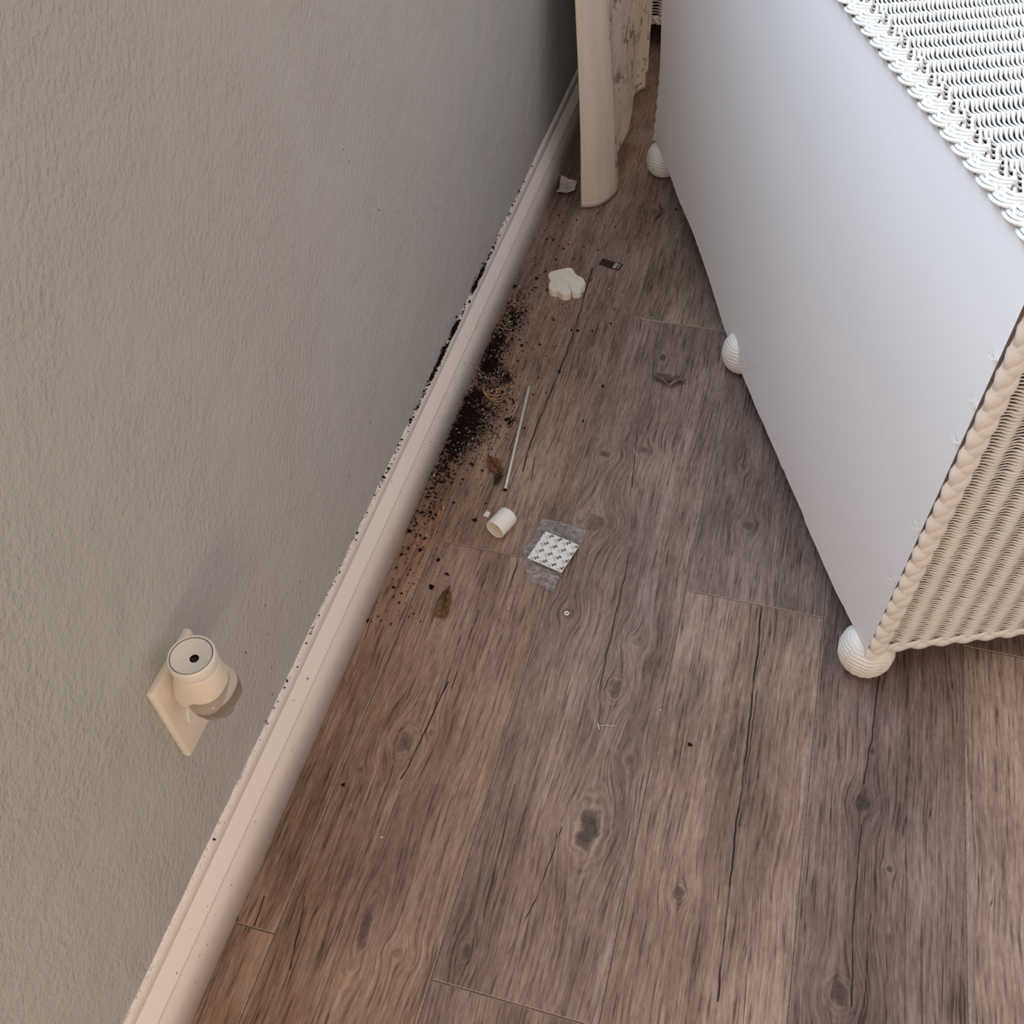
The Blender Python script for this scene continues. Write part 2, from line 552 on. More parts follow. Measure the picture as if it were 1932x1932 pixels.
# ------------------------------------------------------------------ setting: walls, floor, baseboard, window
ROOM_Y0, ROOM_Y1, ROOM_X1 = -0.9, 3.3, 2.6
bm = bmesh.new()
box_bm(bm, (-0.12, ROOM_Y0, -0.02), (0, ROOM_Y1, WIN_Z0))
box_bm(bm, (-0.12, ROOM_Y0, WIN_Z1), (0, ROOM_Y1, 2.5))
box_bm(bm, (-0.12, ROOM_Y0, WIN_Z0), (0, WIN_Y0, WIN_Z1))
box_bm(bm, (-0.12, WIN_Y1, WIN_Z0), (0, ROOM_Y1, WIN_Z1))
o = from_bm('wall_left', bm, MAT['wall'])
o['kind'] = 'structure'
o = box('wall_far', (-0.12, ROOM_Y1, -0.02), (ROOM_X1, ROOM_Y1 + 0.1, 2.5), MAT['wall'])
o['kind'] = 'structure'
win = empty('window_1', (-0.08, (WIN_Y0 + WIN_Y1) / 2, WIN_Z0))
win['kind'] = 'structure'
wy, wz = (WIN_Y1 - WIN_Y0) / 2, WIN_Z1 - WIN_Z0
for nm, lo, hi in (('frame', (-.02, -wy, 0), (.02, -wy + .04, wz)), ('frame', (-.02, wy - .04, 0), (.02, wy, wz)),
                   ('frame', (-.02, -wy + .04, 0), (.02, wy - .04, .04)), ('frame', (-.02, -wy + .04, wz - .04), (.02, wy - .04, wz)),
                   ('mullion', (-.018, -.02, .04), (.018, .02, wz - .04))):
    box(nm, lo, hi, MAT['base'], win, 0.004)

BB_PROFILE = [(0.0, 0.0), (0.0125, 0.0), (0.0125, 0.0805), (0.0110, 0.0815), (0.0110, 0.0830), (0.0136, 0.0840), (0.0138, 0.0868),
              (0.0126, 0.0880), (0.0052, 0.1110), (0.0040, 0.1118), (0.0040, 0.1128), (0.0050, 0.1140), (0.0040, 0.1240), (0.0026, 0.1285), (0.0, 0.1300)]
ys = np.linspace(ROOM_Y0, ROOM_Y1, 330)
pr = np.array(BB_PROFILE)
V = np.zeros((len(ys), len(pr), 3))
V[..., 0] = pr[None, :, 0]
V[..., 1] = ys[:, None]
V[..., 2] = pr[None, :, 1]
for k in (12, 13, 14):                       # uneven caulk line
    V[:, k, 2] += rng.normal(0, 0.0007, len(ys)) + 0.0008 * np.sin(ys * 23 + k)
idx = np.arange(len(ys) * len(pr)).reshape(len(ys), len(pr))
q = np.stack([idx[:-1, :-1], idx[:-1, 1:], idx[1:, 1:], idx[1:, :-1]], -1).reshape(-1, 4)[:, ::-1]
o = mesh('baseboard_left', V.reshape(-1, 3), np.ascontiguousarray(q), MAT['base'])
o['kind'] = 'structure'

floor = box('floor', (-0.12, ROOM_Y0, -0.04), (ROOM_X1, ROOM_Y1, -0.0045), MAT['sub'])
floor['kind'] = 'structure'
SEAMS = [0.0, 0.0592, 0.2376, 0.4161, 0.6000, 0.7745] + [0.7745 + 0.18 * k for k in range(1, 11)]
KNOTS = [(1112, 1562, .0150, .027, .95), (1162, 1298, .0100, .014, .95), (690, 1750, .0070, .030, .8), (1626, 1515, .0085, .010, .75),
         (1583, 1875, .0110, .013, .75), (1281, 1686, .0065, .009, .95), (880, 1795, .0060, .011, .75), (765, 1400, .0110, .015, .75),
         (814, 1382, .0050, .007, .6), (1250, 675, .0050, .009, .85), (1140, 857, .0110, .009, .8), (1214, 850, .0090, .008, .75),
         (1403, 880, .0060, .006, .7), (1410, 991, .0085, .009, .7), (1205, 1210, .0090, .010, .4), (1070, 1157, .0090, .010, .4),
         (1645, 1417, .0030, .004, .8), (1678, 1640, .0035, .004, .8), (1120, 985, .0180, .016, .55), (1100, 985, .006, .006, .3),
         (600, 1690, .004, .006, .35), (680, 1452, .005, .004, .5), (1238, 398, .012, .012, .5), (1188, 1435, .006, .010, .4),
         (1675, 1770, .004, .007, .4), (750, 1800, .008, .006, .45)]
CRACKS = [[(1437, 1145), (1410, 1400), (1385, 1590), (1354, 1890), 1.5], [(1118, 505), (1083, 625), (1050, 715), (1010, 810), (985, 890), 1.6],
          [(845, 1285), (795, 1395), (755, 1470), 1.3], [(978, 1050), (963, 1110), 1.4], [(577, 1692), (548, 1830), 1.3],
          [(1190, 1030), (1143, 1247), (1128, 1310), 1.0], [(1203, 800), (1192, 920), 0.9], [(1658, 1275), (1645, 1400), (1628, 1480), 1.0],
          [(1625, 1555), (1612, 1700), (1606, 1900), 0.9], [(1060, 1560), (1010, 1700), (960, 1800), 0.9], [(460, 1690), (447, 1740), 1.2],
          [(500, 1690), (478, 1755), 1.0], [(970, 1480), (930, 1660), (900, 1790), 0.8], [(1650, 1640), (1640, 1760), (1630, 1900), 0.7],
          [(1430, 1290), (1395, 1560), 0.8], [(905, 1150), (850, 1300), 0.9], [(870, 1200), (830, 1320), 0.8], [(1010, 860), (990, 960), 1.0]]
kn_w = [(*F(a, b)[:2], rx, ry, dk) for a, b, rx, ry, dk in KNOTS]
cr_w = []
for c in CRACKS:
    pts = [F(*p)[:2] for p in c[:-1]]
    cr_w += [(*p0, *p1, c[-1] * 1e-3) for p0, p1 in zip(pts[:-1], pts[1:])]
# colour of each strip's boards: (tint, warmth) near, middle, far
TINT = {(0, 0): ((1.00, .93, .84), .9), (0, 1): ((.98, .92, .86), .8), (1, 0): ((1.04, .98, .90), .75), (1, 1): ((1.06, 1.02, .96), .3),
        (2, 0): ((.88, .86, .86), .3), (2, 1): ((.95, .94, .96), .2), (2, 2): ((.98, .98, .90), .3), (3, 0): ((1.08, 1.06, 1.03), .15),
        (3, 1): ((.86, .87, .90), .1), (4, 0): ((.82, .80, .84), .05), (4, 1): ((.82, .80, .84), .05), (5, 0): ((1.18, 1.20, 1.20), .1)}
PLEN = 1.111
pi = 0
for k in range(len(SEAMS) - 1):
    x0, x1 = SEAMS[k], SEAMS[k + 1]
    off = 0.2555 if k % 2 == 0 else 0.8155
    ends = [ROOM_Y0] + [off + PLEN * j for j in range(-2, 4) if ROOM_Y0 < off + PLEN * j < ROOM_Y1] + [ROOM_Y1]
    for j, (y0, y1) in enumerate(zip(ends[:-1], ends[1:])):
        seen = sum(1 for y in ends[1:-1] if y < y0 + 1e-6 and y > 0.0)
        tint, warm = TINT.get((k, seen if y1 > 0.1 else 0), ((random.uniform(.88, 1.06),) * 3, random.uniform(.1, .5)))
        kn = [q for q in kn_w if x0 < q[0] < x1 and y0 < q[1] < y1]
        cr = [q for q in cr_w if x0 < (q[0] + q[2]) / 2 < x1 and y0 - .02 < (q[1] + q[3]) / 2 < y1 + .02]
        m = plank_material(pi, tint, warm, kn, cr, 3.7 * pi + 1.3)
        g, bv, zz = 0.0003, 0.0011, -0.0011
        xa, xb, ya, yb = x0 + g, x1 - g, y0 + g, y1 - g
        V = [(xa, ya, -.0045), (xb, ya, -.0045), (xb, yb, -.0045), (xa, yb, -.0045),
             (xa, ya, zz), (xb, ya, zz), (xb, yb, zz), (xa, yb, zz),
             (xa + bv, ya + bv, 0), (xb - bv, ya + bv, 0), (xb - bv, yb - bv, 0), (xa + bv, yb - bv, 0)]
        fc = [(3, 2, 1, 0), (8, 9, 10, 11)]
        for a in range(4):
            b = (a + 1) % 4
            fc += [(a, b, b + 4, a + 4), (a + 4, b + 4, b + 8, a + 8)]
        o = mesh('plank', V, fc, [m, MAT['edge']], floor)
        for p in o.data.polygons:
            if p.index >= 2:
                p.material_index = 1
        pi += 1


# ------------------------------------------------------------------ woven furniture
def weave(name, org, U, Vd, Nn, length, height, rowp, stakep, r, amp, mat, parent, alt=False, slant=0.0, sps=6, sides=5, phase=0.0, jit=0.06):
    org, U, Vd, Nn = map(lambda a: np.asarray(a, float), (org, U, Vd, Nn))
    rows = max(2, int(round(height / rowp)))
    ns = max(8, int(round(length / stakep * sps)))
    s = np.linspace(0, length, ns + 1)
    th = 2 * np.pi * (s / stakep) + phase
    rowi = np.arange(rows)
    ph = (rowi % 2) * np.pi if alt else rowi * 0.0
    T = th[None, :] + ph[:, None] + rng.normal(0, 0.10, (rows, 1)) + rng.normal(0, jit, (rows, len(s)))
    c = np.cos(T)
    rg = ((1 + c) / 2) ** 1.5
    lift = amp * (2 * rg - 1) if not alt else amp * c
    v = (rowi[:, None] + 0.5) * rowp + slant * rowp * np.sin(T) + rng.normal(0, rowp * 0.05, (rows, len(s)))
    rad = r * (0.58 + 0.70 * rg) if not alt else r * np.ones_like(c)
    rad = rad * (1 + rng.normal(0, 0.04, (rows, 1)))
    P = org + s[None, :, None] * U + v[..., None] * Vd + lift[..., None] * Nn
    Vv, q = tubes(P, rad, sides, ref=Nn)
    o = mesh(name, Vv, q, mat, parent, True)
    o['kind'] = 'stuff'
    return o


def braid(name, p0, p1, Wd, Nn, width, period, r, mat, parent, strands=3, flat=0.75, thick=0.0035):
    """flat plait from p0 to p1, swinging along Wd"""
    p0, p1, Wd, Nn = map(lambda a: np.asarray(a, float), (p0, p1, Wd, Nn))
    L = np.linalg.norm(p1 - p0)
    n = int(L / period * 14) + 2
    t = np.linspace(0, 1, n)
    th = 2 * np.pi * t * L / period / 1.5
    paths = []
    for k in range(strands):
        f = th + 2 * np.pi * k / strands
        P = p0 + t[:, None] * (p1 - p0) + (np.sin(f) * (width / 2 - r))[:, None] * Wd + (np.sin(2 * f) * thick)[:, None] * Nn
        paths.append(P)
    V, q = tubes(np.array(paths), r, 8, ref=Nn, flat=flat)
    return mesh(name, V, q, mat, parent, True)


def bun_foot(parent, loc, R=0.0335, H=0.066, rings=17):
    """ball foot wound with cord"""
    nl, na = rings * 6, 64
    t = np.linspace(0.03, 0.97, nl)
    a = np.arange(na) * 2 * np.pi / na
    lat = (t - .5) * np.pi
    rr = R * np.cos(lat) ** 0.62
    zz = H / 2 + H / 2 * np.sin(lat)
    wave = 0.10 * np.sin(9 * a)[None, :] + 0.06 * np.sin(14 * a + 1)[None, :]
    ridge = np.abs(np.sin(np.pi * rings * (t[:, None] + wave * 0.10))) ** 0.6
    r2 = rr[:, None] * (1 + 0.050 * (ridge - 0.7)) + 0.0004 * np.sin(18 * a)[None, :]
    V = np.stack([r2 * np.cos(a), r2 * np.sin(a), np.broadcast_to(zz[:, None], r2.shape)], -1)
    V = V.reshape(-1, 3) + np.asarray(loc)
    idx = np.arange(nl * na).reshape(nl, na)
    q = np.stack([idx[:-1], np.roll(idx[:-1], -1, 1), np.roll(idx[1:], -1, 1), idx[1:]], -1).reshape(-1, 4)
    faces = [list(map(int, f)) for f in q] + [list(map(int, idx[0][::-1])), list(map(int, idx[-1]))]
    return mesh('foot', V, faces, MAT['wicker'], parent, True)


CH_TH = 0.391027
CH_A = (0.64555, 0.72958, 0.0)
CL, CDEP = 1.2, 0.46
chest = empty('wicker_dresser', CH_A, CH_TH)
tag(chest, 'long white wicker dresser turned away, smooth board back toward the wall', 'dresser')
# local frame: x into the depth, y along the back away from the camera, z up
edge = [(0.0, 0.070), (0.0694, 0.0573), (0.1426, 0.0496), (0.2824, 0.0461), (0.3818, 0.0405), (0.5187, 0.0351), (0.6375, 0.0372),
        (0.7507, 0.0540), (0.8274, 0.0619), (0.8827, 0.0660), (0.9878, 0.0640), (1.0694, 0.0690), (1.1923, 0.0740), (1.1960, 0.1584), (1.2070, 0.2324),
        (1.2260, 0.3188), (1.232, 0.45), (1.225, 0.632), (0.0, 0.632)]
bot = spline(np.array(edge[:13]), 90)
bot[:, 1] += rng.normal(0, 0.0006, len(bot))
far = spline(np.array(edge[12:18]), 24)[1:]
outl = np.concatenate([bot, far, [[0.0, 0.632]]])
bm = bmesh.new()
fv = [bm.verts.new((-0.0040, a, b)) for a, b in outl]
bk = [bm.verts.new((0.0, a, b)) for a, b in outl]
bm.faces.new(fv)
bm.faces.new(bk[::-1])
for i in range(len(fv)):
    j = (i + 1) % len(fv)
    f = bm.faces.new((fv[i], bk[i], bk[j], fv[j]))
    f.material_index = 1
o = from_bm('back_panel', bm, [MAT['panel'], MAT['raw']], chest)
o['label'] = 'smooth white painted back board'
box('carcass', (0.004, 0.012, 0.075), (CDEP - 0.008, CL - 0.012, 0.632), MAT['dark'], chest)
# front boards (turned away)
box('front_panel', (CDEP - 0.007, 0.012, 0.075), (CDEP + 0.002, CL - 0.012, 0.632), MAT['wicker'], chest, 0.002)
# near and far ends
for nm, yy, sgn in (('end_weave', 0.004, -1), ('end_weave', CL - 0.004, 1)):
    weave(nm, (0.014, yy, 0.0725), (1, 0, 0), (0, 0, 1), (0, sgn, 0), CDEP - 0.03, 0.560, 0.0043, 0.027, 0.00180, 0.0020,
          MAT['wicker'], chest, slant=-0.20, sps=8 if sgn < 0 else 5)
    for xx, x2 in ((0.0075, 0.0125), (CDEP - 0.0105, CDEP - 0.0105)):
        braid('corner_braid', (xx, yy + sgn * 0.0045, 0.062), (x2, yy + sgn * 0.0045, 0.632), (1, 0, 0), (0, sgn, 0), 0.027, 0.050, 0.0092, MAT['wicker'], chest, 3, 0.30, 0.0020)
    braid('bottom_braid', (0.012, yy + sgn * 0.001, 0.0675), (CDEP - 0.01, yy + sgn * 0.001, 0.0675), (0, 0, 1), (0, sgn, 0), 0.0200, 0.056, 0.0066, MAT['wicker'], chest, 3, 0.36, 0.0020)
# top
TZ = 0.640
OV = 0.013
box('top_board', (-0.004, -0.004, 0.6325), (CDEP + 0.004, CL + 0.004, TZ - 0.006), MAT['dark'], chest)
weave('top_weave', (0.022, -0.004, TZ), (0, 1, 0), (1, 0, 0), (0, 0, 1), CL + 0.008, CDEP - 0.04, 0.0046, 0.0255, 0.00190, 0.0024,
      MAT['wicker'], chest, slant=0.45, sps=8, sides=5)
weave('top_border_weave', (-0.006, -0.008, TZ + 0.0008), (0, 1, 0), (1, 0, 0), (0, 0, 1), CL + 0.016, 0.029, 0.0040, 0.0170, 0.0018, 0.0022,
      MAT['wicker'], chest, alt=True, slant=0.25, sps=12, sides=6, phase=0.8)
# scalloped edge: bundles of four cords, each looping under the next
def scallops(name, p0, Ud, Od, length, parent):
    p0, Ud, Od = map(lambda a: np.asarray(a, float), (p0, Ud, Od))
    per = 0.0255
    nb = int(length / per) + 1
    t = np.linspace(0, 1, 13)
    paths = []
    for k in range(-1, nb):
        dj = rng.normal(0, 0.0006)
        for j in range(4):
            u = (k + 1.9 * t) * per + dj - 0.0012 * j
            bulge = np.sin(np.pi * t ** 0.62) ** 0.75
            out = -0.0095 + 0.0095 * bulge + 0.0034 * j * (0.45 + 0.55 * bulge)
            z = 0.0072 - 0.0022 * j - 0.0115 * t
            paths.append(p0 + u[:, None] * Ud + out[:, None] * Od + z[:, None] * np.array([0, 0, 1.0]))
    V, q = tubes(np.array(paths), 0.0019, 6, ref=(0, 0, 1))
    o = mesh(name, V, q, MAT['wicker'], parent, True)
    o['kind'] = 'stuff'
    return o


scallops('top_edge_loops', (0.000, -0.012, TZ + 0.001), (0, 1, 0), (-1, 0, 0), CL + 0.02, chest)
scallops('top_edge_loops', (CDEP + 0.006, -0.010, TZ + 0.001), (-1, 0, 0), (0, -1, 0), CDEP - 0.035, chest)
# bare cane showing where the paint has gone
paths = []
for i in range(9):
    a = np.array([0.004 + rng.uniform(-.008, .008), 0.036 + rng.uniform(-.010, .012), TZ + 0.0055 + rng.uniform(0, .003)])
    b = a + np.array([rng.uniform(-.010, .010), rng.uniform(-.020, .0), rng.uniform(-.001, .001)])
    paths.append(spline([a, (a + b) / 2 + np.array([.001, 0, .0012]), b], 6))
V, q = tubes(np.array(paths), 0.0011, 5)
o = mesh('bare_cane_patch', V, q, MAT['cane'], chest, True)
o['label'] = 'grey-brown bare cane where paint has worn off'
# torn fibres along the board's near edge
paths = []
for zc in (0.205, 0.30, 0.43, 0.47, 0.53):
    for i in range(3):
        a = np.array([-0.0055, 0.001, zc + rng.uniform(-.004, .004)])
        b = a + np.array([-rng.uniform(.002, .006), rng.uniform(.003, .010), rng.uniform(.001, .009)])
        paths.append(spline([a, (a + b) / 2 + rng.normal(0, .0015, 3), b], 6))
V, q = tubes(np.array(paths), 0.00045, 4)
o = mesh('frayed_fibre', V, q, MAT['wicker'], chest, True)
o['kind'] = 'stuff'
for fx in (0.0135, CDEP - 0.0135):
    for fy in (0.0235, 0.592, CL - 0.022):
        bun_foot(chest, (fx, fy, 0.0))

# second woven piece at the far end
NY = 2.345
ns = empty('wicker_nightstand', (0.278, NY, 0.0))
tag(ns, 'white wicker chest in shadow beyond the curtain at the far end', 'nightstand')
box('carcass', (-0.255, 0.006, 0.075), (0.255, 0.42, 0.60), MAT['dark'], ns)
weave('front_weave', (-0.26, 0.0, 0.080), (1, 0, 0), (0, 0, 1), (0, -1, 0), 0.52, 0.52, 0.0066, 0.030, 0.0029, 0.0022, MAT['wicker'], ns, slant=-0.1, sps=6)
braid('bottom_braid', (-0.26, -0.001, 0.0690), (0.26, -0.001, 0.0690), (0, 0, 1), (0, -1, 0), 0.022, 0.034, 0.0056, MAT['wicker'], ns, 3, 0.7, 0.0024)
box('side_panel', (-0.262, 0.004, 0.062), (-0.255, 0.42, 0.60), MAT['wicker'], ns)
box('side_panel', (0.255, 0.004, 0.062), (0.262, 0.42, 0.60), MAT['wicker'], ns)
weave('top_weave', (-0.265, 0.0, 0.606), (1, 0, 0), (0, 1, 0), (0, 0, 1), 0.53, 0.42, 0.0080, 0.030, 0.0036, 0.0022, MAT['wicker'], ns, sps=5)
for fx in (-0.235, 0.235):
    for fy in (0.03, 0.39):
        bun_foot(ns, (fx, fy, 0.0), 0.0335, 0.068)

# ------------------------------------------------------------------ curtain
hem = [(0.0786, 1.6623), (0.0966, 1.6664), (0.1104, 1.6751), (0.1224, 1.6927), (0.1294, 1.7093), (0.1343, 1.7370), (0.1250, 1.7900), (0.1080, 1.8500),
       (0.1085, 1.8900), (0.1121, 1.9578), (0.1062, 2.0237), (0.0980, 2.0850), (0.0960, 2.1100), (0.1060, 2.1400), (0.1118, 2.1552), (0.085, 2.19), (0.105, 2.23), (0.075, 2.27)]
upd = [-.0225, -.0255, -.0300, -.0350, -.0375, -.0390, -.036, -.0300, -.016, .0000, .0070, .004, -.002, -.010, -.0150, -.010, -.01, 0]
lo = spline(np.array(hem), 170)
dd = spline(np.array(upd)[:, None] * np.array([[1.0, 0.0]]), 170)[:, 0]
arc = np.concatenate([[0], np.cumsum(np.linalg.norm(np.diff(lo, axis=0), axis=1))])
zs = np.concatenate([np.linspace(0.004, 0.5, 60), np.linspace(0.55, 2.2, 24)])
V = np.zeros((len(zs), len(lo), 3))
for i, z in enumerate(zs):
    k = min(z, 0.42) / 0.40 + max(0, z - 0.42) * 0.15
    V[i, :, 0] = np.maximum(lo[:, 0] + dd * k + 0.0022 * np.sin(arc * 70 + z * 9) * min(1, z / .1), 0.022)
    V[i, :, 1] = lo[:, 1] + 0.02 * k * np.sin(arc * 30) * (arc > 0.15) + 0.010 * k * (arc < .12)
    V[i, :, 2] = z
    if i < 8:
        V[i, :, 2] += 0.004 * np.sin(arc * 18 + .4) * (1 - i / 8) * 0.5 + 0.002
idx = np.arange(V.shape[0] * V.shape[1]).reshape(V.shape[:2])
q = np.stack([idx[:-1, :-1], idx[:-1, 1:], idx[1:, 1:], idx[1:, :-1]], -1).reshape(-1, 4)
cur = mesh('curtain', V.reshape(-1, 3), q, MAT['curtain'], None, True)
uvl = cur.data.uv_layers.new(name='UVMap')
li = np.zeros(len(cur.data.loops), np.int32)
cur.data.loops.foreach_get('vertex_index', li)
uvl.data.foreach_set('uv', np.stack([np.tile(arc, len(zs))[li], V[..., 2].reshape(-1)[li]], -1).astype(np.float32).ravel())
sm = cur.modifiers.new('cloth', 'SOLIDIFY')
sm.thickness = 0.0011
sm.offset = 0.0
tag(cur, 'long beige curtain with a dark leafy branch print hanging by the wall', 'curtain')

# ------------------------------------------------------------------ wall outlet and plug-in diffuser
OY, OZ = 0.3540, 0.3250
out = empty('wall_outlet', (0.0, OY, OZ))
tag(out, 'ivory wall outlet plate low on the grey plaster wall', 'outlet')
box('cover_plate', (-0.001, -0.035, -0.057), (0.0078, 0.035, 0.057), MAT['plastic'], out, 0.0030, 3, True)
for zc in (-0.0195, 0.0195):
    # receptacle face: circle with flattened top and bottom
    a = np.linspace(0, 2 * np.pi, 40, endpoint=False)
    yy = 0.0172 * np.cos(a)
    zz = np.clip(0.0172 * np.sin(a), -0.0142, 0.0142)
    vs = [(0.006, y, z + zc) for y, z in zip(yy, zz)] + [(0.0094, y * .97, z * .97 + zc) for y, z in zip(yy, zz)]
    fs = [list(range(40, 80))] + [[i, (i + 1) % 40, 40 + (i + 1) % 40, 40 + i] for i in range(40)]
    rc = mesh('receptacle', vs, fs, MAT['plastic2'], out)
    if zc < 0:
        for sy in (-0.0064, 0.0064):
            box('slot', (0.0086, sy - .0008, zc + .000), (0.0096, sy + .0008, zc + .0075), MAT['slot'], rc)
        V, qq = lathe([(0.0, 0.0005), (0.0022, 0.0005), (0.0024, -0.001)], 16)
        V = V[:, [2, 0, 1]] + np.array([0.0092, 0, zc - 0.0072])
        mesh('ground_hole', V, qq, MAT['slot'], rc)

# plug-in: housing against the plate, cup on top, clear bottle hanging below
DX, DY, DZ = 0.0350, 0.3500, 0.3640
dif = empty('plug_in_diffuser', (DX, DY, DZ))
dif.scale = (0.86, 0.86, 0.84)
tag(dif, 'cream plug-in scent diffuser with clear bottle on the wall outlet', 'air freshener')


def loft(name, secs, mat, parent, n=44, cap=(True, True), smooth=True):
    """secs: list of (z, cx, cy, rx, ry, power)"""
    a = np.arange(n) * 2 * np.pi / n
    rings = []
    for z, cx, cy, rx, ry, pw in secs:
        c, s = np.cos(a), np.sin(a)
        rings.append(np.stack([cx + rx * np.sign(c) * np.abs(c) ** (2 / pw), cy + ry * np.sign(s) * np.abs(s) ** (2 / pw), np.full(n, z)], -1))
    V = np.concatenate(rings)
    idx = np.arange(len(V)).reshape(len(secs), n)
    fs = [list(map(int, f)) for f in np.stack([idx[:-1], np.roll(idx[:-1], -1, 1), np.roll(idx[1:], -1, 1), idx[1:]], -1).reshape(-1, 4)]
    if cap[0]:
        fs.append(list(map(int, idx[0][::-1])))
    if cap[1]:
        fs.append(list(map(int, idx[-1])))
    return mesh(name, V, fs, mat, parent, smooth)


loft('housing', [(-0.0222, -.009, 0, .0190, .0180, 2.8), (-0.0218, -.009, 0, .0212, .0202, 2.8), (-0.0205, -.0085, 0, .0230, .0219, 2.8), (-0.018, -.008, 0, .0245, .0232, 2.8), (-0.008, -.006, 0, .0265, .0250, 2.6), (0.006, -.003, 0, .0270, .0250, 2.4),
                 (0.020, -.001, 0, .0250, .0238, 2.2), (0.032, 0, 0, .0228, .0228, 2.0), (0.040, 0, 0, .0218, .0218, 2.0)], MAT['plastic'], dif)
V, qq = lathe([(0.0212, 0.038), (0.0230, 0.0385), (0.0236, 0.0405), (0.0236, 0.0515), (0.0230, 0.0535), (0.0220, 0.0540), (0.0212, 0.0532), (0.0208, 0.0515), (0.0206, 0.0495)], 56)
mesh('collar', V, qq, MAT['plastic2'], dif, True)
# shallow dished lid with a round vent
lid_n = 56
rr = [0.0203, 0.0180, 0.0130, 0.0078, 0.0046]
zz = [0.0525, 0.0512, 0.0494, 0.0480, 0.0474]
V, fs = [], []
hx, hy = 0.0018, 0.0004
for k, (r, z) in enumerate(zip(rr, zz)):
    w = k / (len(rr) - 1)
    for i in range(lid_n):
        a = 2 * math.pi * i / lid_n
        tilt = 0.0016 * max(0.0, math.cos(a - 0.5)) * (1 - w) if k else 0
        V.append((hx * w + r * math.cos(a), hy * w + r * math.sin(a), z + tilt * 0.6))
for k in range(len(rr) - 1):
    for i in range(lid_n):
        j = (i + 1) % lid_n
        fs.append([k * lid_n + i, k * lid_n + j, (k + 1) * lid_n + j, (k + 1) * lid_n + i])
lid = mesh('vent_lid', V, fs, MAT['plastic2'], dif, True)
V, qq = lathe([(0.0046, 0.0474), (0.0046, 0.0430), (0.0, 0.0428)], 28, (hx, hy, 0))
mesh('vent_hole', V, qq, MAT['slot'], lid)
V, qq = lathe([(0.0203, 0.0526), (0.0206, 0.0531), (0.0209, 0.0526)], 56)
mesh('lid_seam', V, qq, MAT['leaf_d'], lid)
# clear bottle
loft('bottle', [(-0.0275, .006, 0, .0170, .0195, 2.4), (-0.0285, .006, 0, .0215, .0235, 2.4), (-0.0265, .006, 0, .0242, .0262, 2.4), (-0.020, .006, 0, .0258, .0275, 2.3),
                (-0.008, .005, 0, .0262, .0275, 2.3), (0.000, .004, 0, .0245, .0250, 2.3), (0.002, .004, 0, .018, .018, 2.2)], MAT['glass'], dif, cap=(True, True))
box('plug_prong', (-0.0400, -0.0070, 0.000), (-0.0300, -0.0054, 0.0060), MAT['steel'], dif)
box('plug_prong', (-0.0400, 0.0054, 0.000), (-0.0300, 0.0070, 0.0060), MAT['steel'], dif)

# ------------------------------------------------------------------ things on the floor
# steel drinking straw
a, b = F(998, 731, .0034), F(953, 924, .0034)
d = nrm(b - a)
root = empty('metal_straw', (a + b) / 2 * np.array([1, 1, 0]))
tag(root, 'thin straight metal straw lying on the planks', 'straw')
c = np.array(root.location)
V, q = tubes(np.array([spline([a - c, b - c], 12)]), 0.0033, 18)
mesh('tube', V, q, MAT['steel'], root, True)
V, q = tubes(np.array([[b - c + d * .0002, b - c - d * .006]]), 0.0023, 14, caps=True)
mesh('bore', V, q, MAT['slot'], root, True)
V, q = tubes(np.array([[a - c - d * .0002, a - c + d * .006]]), 0.0023, 14, caps=True)
mesh('bore', V, q, MAT['slot'], root, True)

# white cap
a, b = F(933, 1000, .0152), F(960, 971, .0152)
ax = nrm((b - a) * np.array([1, 1, 0]))
sd = np.cross(ax, [0, 0, 1.0])
root = empty('plastic_cylinder', (a + b) / 2 * np.array([1, 1, 0]))
tag(root, 'short white plastic cylinder lying on its side', 'cylinder')
Lc = np.linalg.norm((b - a)[:2])
R0 = 0.0150


def cap_lathe(prof):
    V, q = lathe(prof, 48)
    V = V[:, 2:3] * ax + V[:, 0:1] * sd + V[:, 1:2] * np.array([0, 0, 1.0]) + np.array([0, 0, R0])
    return V, q


h = Lc / 2
V, q = cap_lathe([(R0 * .90, -h + .0006), (R0 * .945, -h), (R0 * .985, -h + .0006), (R0, -h + .0022), (R0, h - .003), (R0 * .97, h - .001), (R0 * .90, h), (0.0001, h)])
mesh('shell', V, q, MAT['white'], root, True)
V, q = cap_lathe([(0.0001, -h + .0018), (R0 * .80, -h + .0016), (R0 * .905, -h + .0006)])
mesh('end_disc', V, q, MAT['plastic'], root, True)

# small white chip beside the cap
p = F(919, 972)
bm = bmesh.new()
box_bm(bm, (-.0042, -.0045, 0), (.0042, .0045, .0035), .0008, 2)
for v in bm.verts:
    v.co.x *= 0.82 + 18 * (0.0045 - v.co.y) * 1.2
o = from_bm('plastic_chip', bm, MAT['white'])
o.location = tuple(p)
o.rotation_euler = (0, 0, -0.10)
tag(o, 'tiny square white plastic chip beside the white cylinder', 'chip')

